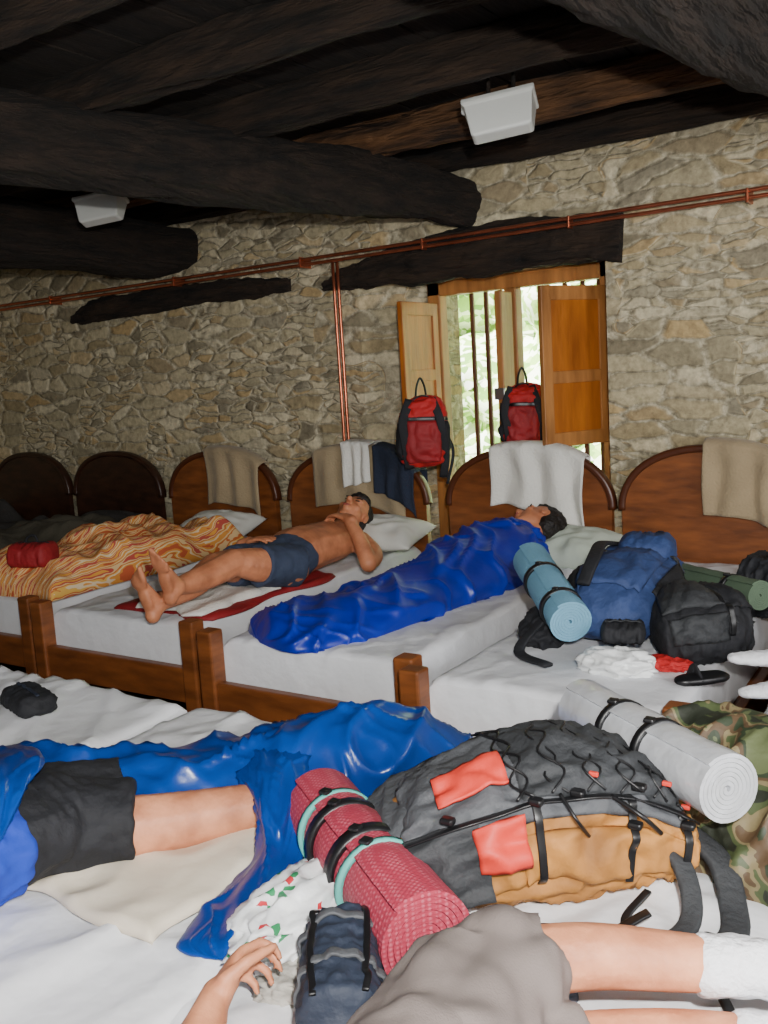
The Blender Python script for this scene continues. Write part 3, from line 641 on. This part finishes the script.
for i,(s,t) in enumerate(((.52,.30),(.7,.30),(.86,.3))):
    p=f(s,t*pi,.03); box('orange_tab_%d'%i,tuple(p-Vector((.008,.004,.004))),tuple(p+Vector((.008,.004,.004))),M_redp,g,.002)
strap('shoulder_strap',[(-.50,1.50,ZM+.12),(-.42,1.47,ZM+.085),(-.385,1.40,ZM+.03),(-.42,1.32,ZM+.018),(-.50,1.28,ZM+.016)],.017,.007,M_packd,g)
strap('hip_belt',[(-.44,1.56,ZM+.10),(-.37,1.53,ZM+.07),(-.335,1.47,ZM+.025),(-.32,1.40,ZM+.018),(-.34,1.34,ZM+.018)],.023,.009,M_packd,g)
strap('belt_web',[(-.34,1.35,ZM+.02),(-.32,1.29,ZM+.014),(-.28,1.22,ZM+.012),(-.26,1.17,ZM+.012)],.008,.003,M_blackp,g)
strap('loose_web',[(-.44,1.36,ZM+.05),(-.50,1.30,ZM+.026),(-.58,1.29,ZM+.022),(-.66,1.25,ZM+.022),(-.74,1.25,ZM+.02)],.009,.003,M_blackp,g)
strap('loose_web_2',[(-.46,1.42,ZM+.05),(-.48,1.36,ZM+.025),(-.44,1.31,ZM+.024),(-.39,1.34,ZM+.024)],.007,.003,M_blackp,g)
box('belt_buckle',(-.36,1.33,ZM+.012),(-.31,1.38,ZM+.034),M_blackp,g,.006)
rumple('grey_sweatshirt',-.80,-.50,1.14,1.28,ZM,.03,mat('slate_fleece',S(96,104,120),.95,bump=.5,bscale=70),4,edge=.2)
# ---------------------------------------------------------------- person B in steel-blue bag
g=empty('person_lying_on_bed')
b=Body()
b.torso([(-1.64,.40,.63),(-1.60,.55,.63),(-1.57,.75,.63),(-1.56,.92,.625),(-1.56,1.06,.625)],(1,.1,.15),[.11,.17,.155,.135,.14],[.07,.10,.09,.08,.078],36)
q,R=b.head((-1.68,.17,.67),(-.2,-.95,.1),(-.3,0,.95)); b.limb([(-1.66,.25,.65),(-1.64,.42,.64)],[.058,.07])
b.limb([(-1.51,1.04,.61),(-1.38,1.18,.60),(-1.25,1.34,.595)],[.074,.062,.050]); b.limb([(-1.25,1.34,.595),(-1.26,1.54,.585),(-1.20,1.72,.575)],[.050,.048,.034])
b.limb([(-1.60,1.12,.60),(-1.50,1.30,.585),(-1.38,1.46,.585)],[.072,.058,.048]); b.limb([(-1.38,1.46,.585),(-1.31,1.62,.58),(-1.23,1.76,.575)],[.048,.046,.034])
b.foot((-1.20,1.70,.58),(.3,.9,0),(0.5,0,-.6),1,.8); b.foot((-1.23,1.74,.58),(.3,.9,.0),(.4,0,-.6),-1,.8)
b.limb([(-1.44,.5,.66),(-1.38,.6,.62),(-1.40,.66,.60)],[.055,.045,.04]); b.limb([(-1.40,.66,.6),(-1.42,.58,.58),(-1.42,.5,.565)],[.04,.035,.027]); b.hand((-1.42,.49,.565),(-.1,-1,0),(0,0,-1),1,.3)
b.limb([(-1.76,.5,.64),(-1.8,.7,.61),(-1.8,.9,.6)],[.055,.045,.03]); b.hand((-1.8,.9,.6),(.1,1,0),(0,0,-1),1,.3)
b.finish('body',M_skin2,.006,7,g); head_parts(q,R,g,M_hair)
s=Body(); s.torso([(-1.62,.45,.635),(-1.60,.55,.635),(-1.57,.75,.635),(-1.56,.92,.63),(-1.55,.96,.625)],(1,.1,.15),[.14,.185,.175,.16,.16],[.085,.112,.108,.10,.095],28)
s.cone((-1.44,.48,.66),(-1.38,.62,.61),.065,.065); s.cone((-1.76,.48,.65),(-1.80,.66,.61),.07,.075)
s.finish('tshirt',M_shirtb,.006,4,g,.026,.05)
s=Body(); s.torso([(-1.56,.95,.63),(-1.56,1.0,.63),(-1.56,1.08,.625)],(1,.1,.15),[.158,.165,.158],[.098,.10,.095],8)
s.cone((-1.54,1.03,.62),(-1.41,1.165,.605),.098,.084); s.cone((-1.60,1.10,.62),(-1.52,1.23,.61),.092,.08)
s.finish('shorts',M_black,.006,3,g,.018,.05)
g=empty('sleeping_bag')
bagB_pts=[(-2.02,.72,ZM),(-1.92,.93,ZM),(-1.78,1.12,ZM),(-1.62,1.24,ZM),(-1.46,1.35,ZM),(-1.34,1.47,ZM),(-1.24,1.63,ZM),(-1.13,1.80,ZM),(-1.04,1.93,ZM)]
bagB_rad=[(.12,.10),(.14,.15),(.15,.165),(.165,.155),(.175,.145),(.175,.155),(.165,.17),(.14,.12),(.10,.05)]
loft('bag_shell',bagB_pts,bagB_rad,M_blue2,sq=2.0,flat=.02,rnd=(.06,.09),disp=folds(.028,11,dens=.85,fine=.06),ns=260,nt_=110,parent=g)
f=Surf([(-1.32,1.50,ZM+.11),(-1.25,1.40,ZM+.115),(-1.18,1.33,ZM+.10),(-1.11,1.24,ZM+.035),(-1.05,1.10,ZM+.026),(-1.0,.97,ZM+.024)],[(.08,.03),(.07,.035),(.05,.035),(.05,.03),(.08,.022),(.09,.014)],sq=2.2,flat=.8,rnd=(0.05,.06),disp=folds(.014,17,.7,.8,.04))
skin_surf('bag_flap',f,M_blue2,140,70,g)
f2=Surf([(-1.95,1.02,ZM+.06),(-1.80,1.06,ZM+.15),(-1.64,1.03,ZM+.20),(-1.52,.95,ZM+.215),(-1.42,.86,ZM+.165)],[(.09,.03),(.10,.03),(.09,.025),(.06,.02),(.03,.012)],sq=2.2,flat=.8,rnd=(0.05,.2),disp=folds(.012,29,.6,.8,.04))
skin_surf('bag_fold',f2,M_blue2,110,60,g)
tube('bag_edge',[f2(t,0,.003) for t in np.linspace(.1,.95,12)],.004,M_navy,g)
flatcloth('cream_sheet',-1.72,-1.14,.95,1.45,ZM+.012,M_cream,14,.012)
# ---------------------------------------------------------------- foreground person
g=empty('person_in_foreground'); g.location=(-.012,.022,0)
b=Body()
b.limb([(-.50,.62,.645),(-.535,.82,.655),(-.55,.98,.65)],[.078,.062,.048]); b.limb([(-.55,.98,.655),(-.44,1.065,.662),(-.33,1.125,.654),(-.20,1.19,.64)],[.048,.045,.040,.032])
b.limb([(-.46,.62,.62),(-.46,.80,.595),(-.49,.93,.585)],[.078,.062,.048]); b.limb([(-.49,.93,.585),(-.37,1.02,.585),(-.26,1.09,.582),(-.12,1.15,.577)],[.048,.045,.040,.032])
b.torso([(-.46,.60,.65),(-.50,.48,.66),(-.56,.34,.66),(-.62,.18,.66),(-.66,.08,.66)],(.35,.15,.95),[.13,.13,.145,.16,.10],[.09,.09,.10,.10,.06],36)
q,R=b.head((-.74,-.06,.66),(-.35,-.9,0),(-.85,.3,.35)); b.limb([(-.72,0,.66),(-.66,.12,.66)],[.056,.065])
b.limb([(-.68,.2,.70),(-.74,.36,.66),(-.775,.52,.60)],[.055,.046,.04]); b.limb([(-.775,.52,.60),(-.82,.66,.595),(-.862,.79,.60)],[.042,.038,.027])
b.hand((-.866,.80,.612),(-.30,.93,.14),(.75,.2,-.5),-1,.85,.92)
b.limb([(-.62,.2,.60),(-.74,.3,.57),(-.86,.38,.57)],[.05,.045,.04]); b.limb([(-.86,.38,.57),(-.9,.25,.565),(-.92,.14,.565)],[.04,.035,.027]); b.hand((-.92,.13,.565),(0,-1,0),(0,0,-1),1,.3)
b.finish('body',M_skin2,.0045,6,g); head_parts(q,R,g,M_hair)
s=Body(); s.torso([(-.47,.62,.65),(-.46,.58,.65),(-.48,.52,.65)],(.35,.15,.95),[.15,.155,.15],[.115,.11,.105],6)
s.ell((-.47,.66,.635),(.115,.11,.115)); s.cone((-.495,.62,.65),(-.545,.96,.660),.105,.076); s.cone((-.50,.80,.66),(-.51,1.02,.655),.082,.074)
s.ell((-.545,.98,.655),(.072,.068,.068)); s.cone((-.55,.98,.656),(-.472,1.038,.658),.066,.064); s.cone((-.455,.62,.62),(-.475,.88,.597),.10,.078); s.cone((-.49,.87,.592),(-.405,.985,.586),.070,.060)
s.cone((-.50,.70,.63),(-.50,.93,.62),.10,.075)
o=s.finish('shorts',M_greysh,.005,5,g,.014,.07,.4)
t=bpy.data.textures.new('creases','WOOD'); t.wood_type='BANDNOISE'; t.noise_scale=.10; t.turbulence=10; t.noise_basis_2='SIN'
d=o.modifiers.new('d2','DISPLACE'); d.texture=t; d.strength=.011; d.mid_level=.3; d.texture_coords='LOCAL'
s=Body(); s.torso([(-.475,.56,.66),(-.50,.48,.66),(-.56,.34,.66),(-.62,.18,.66),(-.65,.11,.66)],(.35,.15,.95),[.158,.155,.16,.175,.12],[.112,.108,.112,.115,.075],28)
s.cone((-.68,.2,.70),(-.74,.38,.655),.07,.066); s.finish('tshirt',M_tshirt,.007,4,g,.014,.06)
for i,(p0,p1) in enumerate([((-.285,1.148,.648),(-.20,1.19,.64)),((-.225,1.107,.580),(-.12,1.15,.577))]):
    s=Body(); s.limb([p0,((p0[0]+p1[0])/2,(p0[1]+p1[1])/2,p0[2]),p1],[.043,.041,.039]); p1=Vector(p1)
    s.sockfoot(p1+Vector((.02,0,0)),(.45,.8,-.05) if i else (.3,.9,.05),(.85,-.3,-.2),1.0); s.finish('sock_%d'%i,M_sock,.005,5,g,.008,.03)
g=empty('stuff_sack'); f=Surf([(-.835,1.07,.595),(-.705,.885,.595)],[(.057,.057)],2.2,.95,rnd=(.1,.1),disp=wr(.006,6,2.5,2))
skin_surf('body',f,M_navy,60,40,g)
ax=(.59,-.81,0)
for i,s0 in enumerate((.22,.66)): band('band_%d'%i,[f(s0,t,.003) for t in np.linspace(-.2*pi,1.2*pi,20)],.008,.003,M_packg,g,ax)
for i,t in enumerate((.3*pi,.7*pi)): strap('webbing_%d'%i,[f(s,t,.005) for s in np.linspace(.05,.95,10)],.005,.002,M_blackp,g)
def baggy(name,c,r,m,seed,amp=.03):
    bm=bmesh.new(); bmesh.ops.create_icosphere(bm,subdivisions=5,radius=1)
    for v in bm.verts:
        p=v.co.copy(); k=1+amp/min(r)*(ridg(p.x*1.8+seed,p.y*1.8,p.z*1.8+seed)+.5*ridg(p.x*4,p.y*4+seed,p.z*4))*.6
        z=p.z*r[2]*k; v.co=Vector((c[0]+p.x*r[0]*k,c[1]+p.y*r[1]*k,max(c[2]-r[2]*.6,c[2]+z)))
    me=bpy.data.meshes.new(name); bm.to_mesh(me); bm.free(); me.materials.append(m)
    for p in me.polygons: p.use_smooth=True
    o=bpy.data.objects.new(name,me); col.objects.link(o); return o
baggy('printed_plastic_bag',(-.96,1.13,ZM+.035),(.07,.13,.045),M_bagt,3,.022)
baggy('grey_cloth',(-.865,1.0,ZM+.010),(.06,.05,.016),mat('grey_cloth',S(170,166,158),.95,bump=.5,bscale=60),6,.01)
# ---------------------------------------------------------------- camo bag
g=empty('camouflage_sleeping_bag')
loft('bag',[(-.56,1.86,ZM),(-.42,1.80,ZM),(-.25,1.74,ZM),(-.05,1.70,ZM),(.2,1.68,ZM)],[(.14,.18),(.19,.23),(.24,.21),(.24,.21),(.18,.18)],M_camo,sq=2.2,flat=.02,rnd=(.1,.12),disp=folds(.030,23,.8,1.3),ns=160,nt_=90,parent=g)
# ---------------------------------------------------------------- things on bed 6
def daypack(name,pts,rad,m,m2,seed,up=(0,0,1),pocket=True,m3=None):
    g=empty(name); e1=wr(.012,6,2.2,seed); e2=folds(.006,seed+2,.5,1.8)
    f=Surf(pts,rad,2.6,.75,up=up,rnd=(.15,.15),disp=lambda s,t:e1(s,t)+e2(s,t))
    skin_surf('body',f,m,80,52,g)
    k=min(r[1] for r in rad)/.12
    if pocket:
        patch('front_pocket',f,.15,.6,.28*pi,.72*pi,.006*k,m3 or m2,g,.03*k,20,20); patch('top_pocket',f,.64,.9,.25*pi,.75*pi,.006*k,m,g,.02*k,16,16)
        patch('side_pocket',f,.2,.6,.0,.2*pi,.004,m2,g,.02*k); patch('side_pocket_2',f,.2,.6,.8*pi,pi,.004,m2,g,.02*k)
    band('compression_1',[f(.62,t,.012*k) for t in np.linspace(.02*pi,.98*pi,14)],.008,.002,M_blackp,g,Vector(pts[-1])-Vector(pts[0]))
    tube('zip',[f(.64,t,.012*k) for t in np.linspace(.1*pi,.9*pi,12)],.0022,M_packd,g)
    tube('grab_loop',[f(.93,.35*pi,.0),f(.97,.45*pi,.04*k),f(.97,.55*pi,.04*k),f(.93,.65*pi,0)],.005,M_blackp,g,up=(.1,.3,1))
    return g,f
g,f=daypack('blue_backpack',[(-1.02,2.74,ZM+.10),(-1.04,2.95,ZM+.12),(-1.05,3.2,ZM+.13),(-1.08,3.42,ZM+.12)],[(.13,.08),(.16,.13),(.16,.13),(.13,.10)],M_packb,M_black,5,m3=M_packb)
skin_surf('lid',Surf([(-1.12,3.20,ZM+.26),(-.92,3.24,ZM+.26)],[(.10,.055)],2.6,rnd=(.25,.25),disp=wr(.008,5,2,2)),M_packb,30,28,g)
strap('shoulder_strap',[f(.1,.6*pi,.03),f(.25,.55*pi,.06),f(.5,.6*pi,.05),f(.7,.62*pi,.03)],.022,.008,M_black,g)
strap('hip_web',[f(.1,.9*pi,.0),(-1.22,2.72,ZM+.10),(-1.25,2.62,ZM+.03),(-1.12,2.55,ZM+.02)],.018,.006,M_black,g)
daypack('black_backpack',[(-.88,2.80,ZM+.07),(-.76,2.86,ZM+.09),(-.66,2.97,ZM+.08)],[(.12,.08),(.15,.115),(.12,.09)],M_black,M_packd,8)
daypack('black_duffel_bag',[(-.74,3.45,ZM+.10),(-.45,3.38,ZM+.10)],[(.13,.12)],M_black,M_packd,12,pocket=False)
pouch('black_camera_case',[(-1.0,2.68,ZM+.10),(-.87,2.72,ZM+.10)],[(.055,.035)],M_black,zip_=M_packd)
baggy('plastic_bag',(-.93,2.62,ZM+.03),(.10,.07,.04),M_bagw,4,.015)
baggy('red_pouch',(-.80,2.70,ZM+.02),(.06,.04,.022),M_red,2,.008)
baggy('black_backpack_harness',(-1.24,2.86,ZM+.05),(.08,.14,.07),M_black,7,.02)
g=empty('sandal'); loft('sole',[(-.74,2.56,ZM+.015),(-.68,2.62,ZM+.015),(-.62,2.68,ZM+.015)],[(.026,.012),(.036,.014),(.030,.012)],M_blackp,sq=3,rnd=(.2,.2),ns=30,nt_=20,parent=g)
strap('strap',[(-.72,2.63,ZM+.01),(-.70,2.62,ZM+.045),(-.67,2.59,ZM+.01)],.012,.004,M_black,g,up=(.7,.6,.1))
# person on bed 7
g=empty('person_resting'); b=Body()
b.limb([(.02,3.28,.62),(-.08,3.06,.65),(-.18,2.86,.67)],[.088,.075,.056]); b.limb([(-.18,2.86,.67),(-.32,2.78,.65),(-.48,2.71,.625)],[.056,.048,.034])
b.limb([(.14,3.22,.62),(.02,3.02,.60),(-.08,2.78,.60)],[.088,.075,.056]); b.limb([(-.08,2.78,.60),(-.25,2.69,.595),(-.43,2.61,.58)],[.056,.048,.034])
b.torso([(.07,3.25,.65),(.1,3.42,.65),(.1,3.6,.65),(.08,3.76,.65)],(1,-.2,0),[.16,.15,.165,.11],[.1,.1,.11,.07],30)
q,R=b.head((.06,3.98,.70),(0,.95,.2),(.1,-.2,.95)); b.limb([(.07,3.92,.67),(.08,3.74,.65)],[.056,.066])
for e in (-1,1):
    b.limb([(.08+e*.17,3.7,.65),(.1+e*.24,3.5,.6),(.08+e*.2,3.36,.66)],[.055,.045,.036]); b.limb([(.08+e*.2,3.36,.66),(.08+e*.1,3.38,.76)],[.036,.027]); b.hand((.08+e*.1,3.38,.77),(-e,.2,0),(0,0,-1),e,.3)
b.finish('body',M_skin2,.006,5,g); head_parts(q,R,g,M_hair)
s=Body(); s.torso([(.08,3.33,.655),(.07,3.25,.65)],(1,-.2,0),[.168,.175],[.112,.112],5); s.cone((.02,3.28,.625),(-.10,3.02,.66),.10,.09); s.cone((.14,3.24,.625),(.01,3.0,.61),.10,.088); s.finish('shorts',M_navysh,.007,3,g,.012,.06)
s=Body(); s.torso([(.09,3.33,.655),(.1,3.45,.655),(.1,3.6,.655),(.085,3.73,.65)],(1,-.2,0),[.165,.17,.18,.13],[.112,.114,.122,.08],20); s.finish('tshirt',M_greysh,.007,3,g,.014,.06)
for i,p in enumerate([(-.48,2.71,.625),(-.43,2.61,.58)]):
    p=Vector(p); d=Vector((-.85,-.5,-.1)).normalized(); s=Body(); s.limb([p-d*.04,p],[.039,.037]); s.sockfoot(p,(-.75,-.50,.18) if i==0 else (-.78,-.45,.05),(-.2,-.1,-.9),.80); s.finish('sock_%d'%i,M_sock,.006,5,g,.006,.02)
# ---------------------------------------------------------------- hanging red backpacks
def hangpack(name,x,y,z,s,rz):
    R=Matrix.Rotation(rz,3,'Z'); o_=Vector((x,y,z)); q=lambda a,b_,c:o_+R@Vector((a*s,b_*s,c*s))
    g,f=daypack(name,[q(0,0,-.20),q(0,-.01,-.1),q(.01,0,.08),q(0,.01,.19)],[(.11*s,.06*s),(.125*s,.08*s),(.12*s,.075*s),(.08*s,.05*s)],M_red,M_black,int(x*10),up=tuple(R@Vector((0,-1,0))),m3=M_darkred)
    tube('hang_strap',[q(-.03,0,.17),q(-.02,.02,.24),(q(0,.03,.28)),q(.02,.02,.24),q(.03,0,.17)],.006,M_blackp,g,up=(.2,1,0))
    strap('shoulder_strap_l',[q(-.06,-.05,.17),q(-.10,-.09,.05),q(-.09,-.09,-.08),q(-.08,-.05,-.2)],.024*s,.006,M_black,g,up=tuple(R@Vector((0,-1,0))))
    strap('shoulder_strap_r',[q(.06,-.05,.17),q(.10,-.09,.05),q(.12,-.06,-.12),q(.10,-.02,-.26)],.022*s,.006,M_black,g,up=tuple(R@Vector((0,-1,0))))
    strap('dangling_strap',[q(.11,0,.0),q(.16,0,-.12),q(.12,0,-.30)],.008*s,.002,M_black,g,up=tuple(R@Vector((0,-1,0))))
hangpack('red_backpack',-2.47,4.14,1.17,.95,.5)
hangpack('red_backpack',-2.03,4.42,1.22,.85,.35)
baggy('white_cloth',(-2.0,4.36,1.02),(.05,.04,.05),M_towel,9,.01)
pouch('black_waist_pack',[(-2.46,1.64,ZM+.04),(-2.26,1.58,ZM+.04)],[(.055,.035)],M_black,zip_=M_navy)
# ---------------------------------------------------------------- lights / world
w=bpy.data.worlds.new('sky'); sc.world=w; w.use_nodes=True
bg=w.node_tree.nodes['Background']; sky=w.node_tree.nodes.new('ShaderNodeTexSky'); sky.sky_type='HOSEK_WILKIE'; sky.turbidity=3
sky.sun_direction=(.2,-.6,.75)
w.node_tree.links.new(sky.outputs[0],bg.inputs[0]); bg.inputs['Strength'].default_value=2.0
def area(name,loc,tgt,sx,sy,p,c):
    l=bpy.data.lights.new(name,'AREA'); l.shape='RECTANGLE'; l.size=sx; l.size_y=sy; l.energy=p; l.color=c
    o=bpy.data.objects.new(name,l); col.objects.link(o); o.location=loc
    o.rotation_euler=(Vector(tgt)-Vector(loc)).to_track_quat('-Z','Y').to_euler(); return o
area('front_fill',(.8,-1.5,1.8),(-1.8,3.0,.5),2.2,1.4,105,(.96,.98,1))  # added soft fill lamp behind the camera; the front wall has no windows
area('right_fill',(2.2,1.6,1.6),(-1.8,3.6,.8),1.6,1.2,82,(.98,.98,1))  # added weaker fill inside the solid right wall, no window there
area('camera_flash',(.12,.02,1.66),(-2.0,3.4,.9),.06,.045,80,(1,.98,.93))
sl=bpy.data.lights.new('sun','SUN'); sl.energy=34; sl.angle=.01; so=bpy.data.objects.new('sun',sl); col.objects.link(so)
so.rotation_euler=Vector((.25,.75,-.85)).to_track_quat('-Z','Y').to_euler(); so.location=(0,-5,8)
# ---------------------------------------------------------------- camera
psi=math.radians(33.5); th=math.radians(8.2); ro=math.radians(3.5)
h=Vector((-math.sin(psi),math.cos(psi),0)); r0=Vector((math.cos(psi),math.sin(psi),0)); z=Vector((0,0,1))
fw=h*math.cos(th)-z*math.sin(th); up0=h*math.sin(th)+z*math.cos(th)
Rv=r0*math.cos(ro)-up0*math.sin(ro); Uv=r0*math.sin(ro)+up0*math.cos(ro)
cd=bpy.data.cameras.new('camera'); co=bpy.data.objects.new('camera',cd); col.objects.link(co)
cd.sensor_fit='VERTICAL'; cd.sensor_height=36; cd.lens=930/1024*36; cd.clip_start=.05
Mx=Matrix((Rv,Uv,-fw)).transposed().to_4x4(); Mx.translation=Vector((0,0,1.45)); co.matrix_world=Mx
sc.camera=co
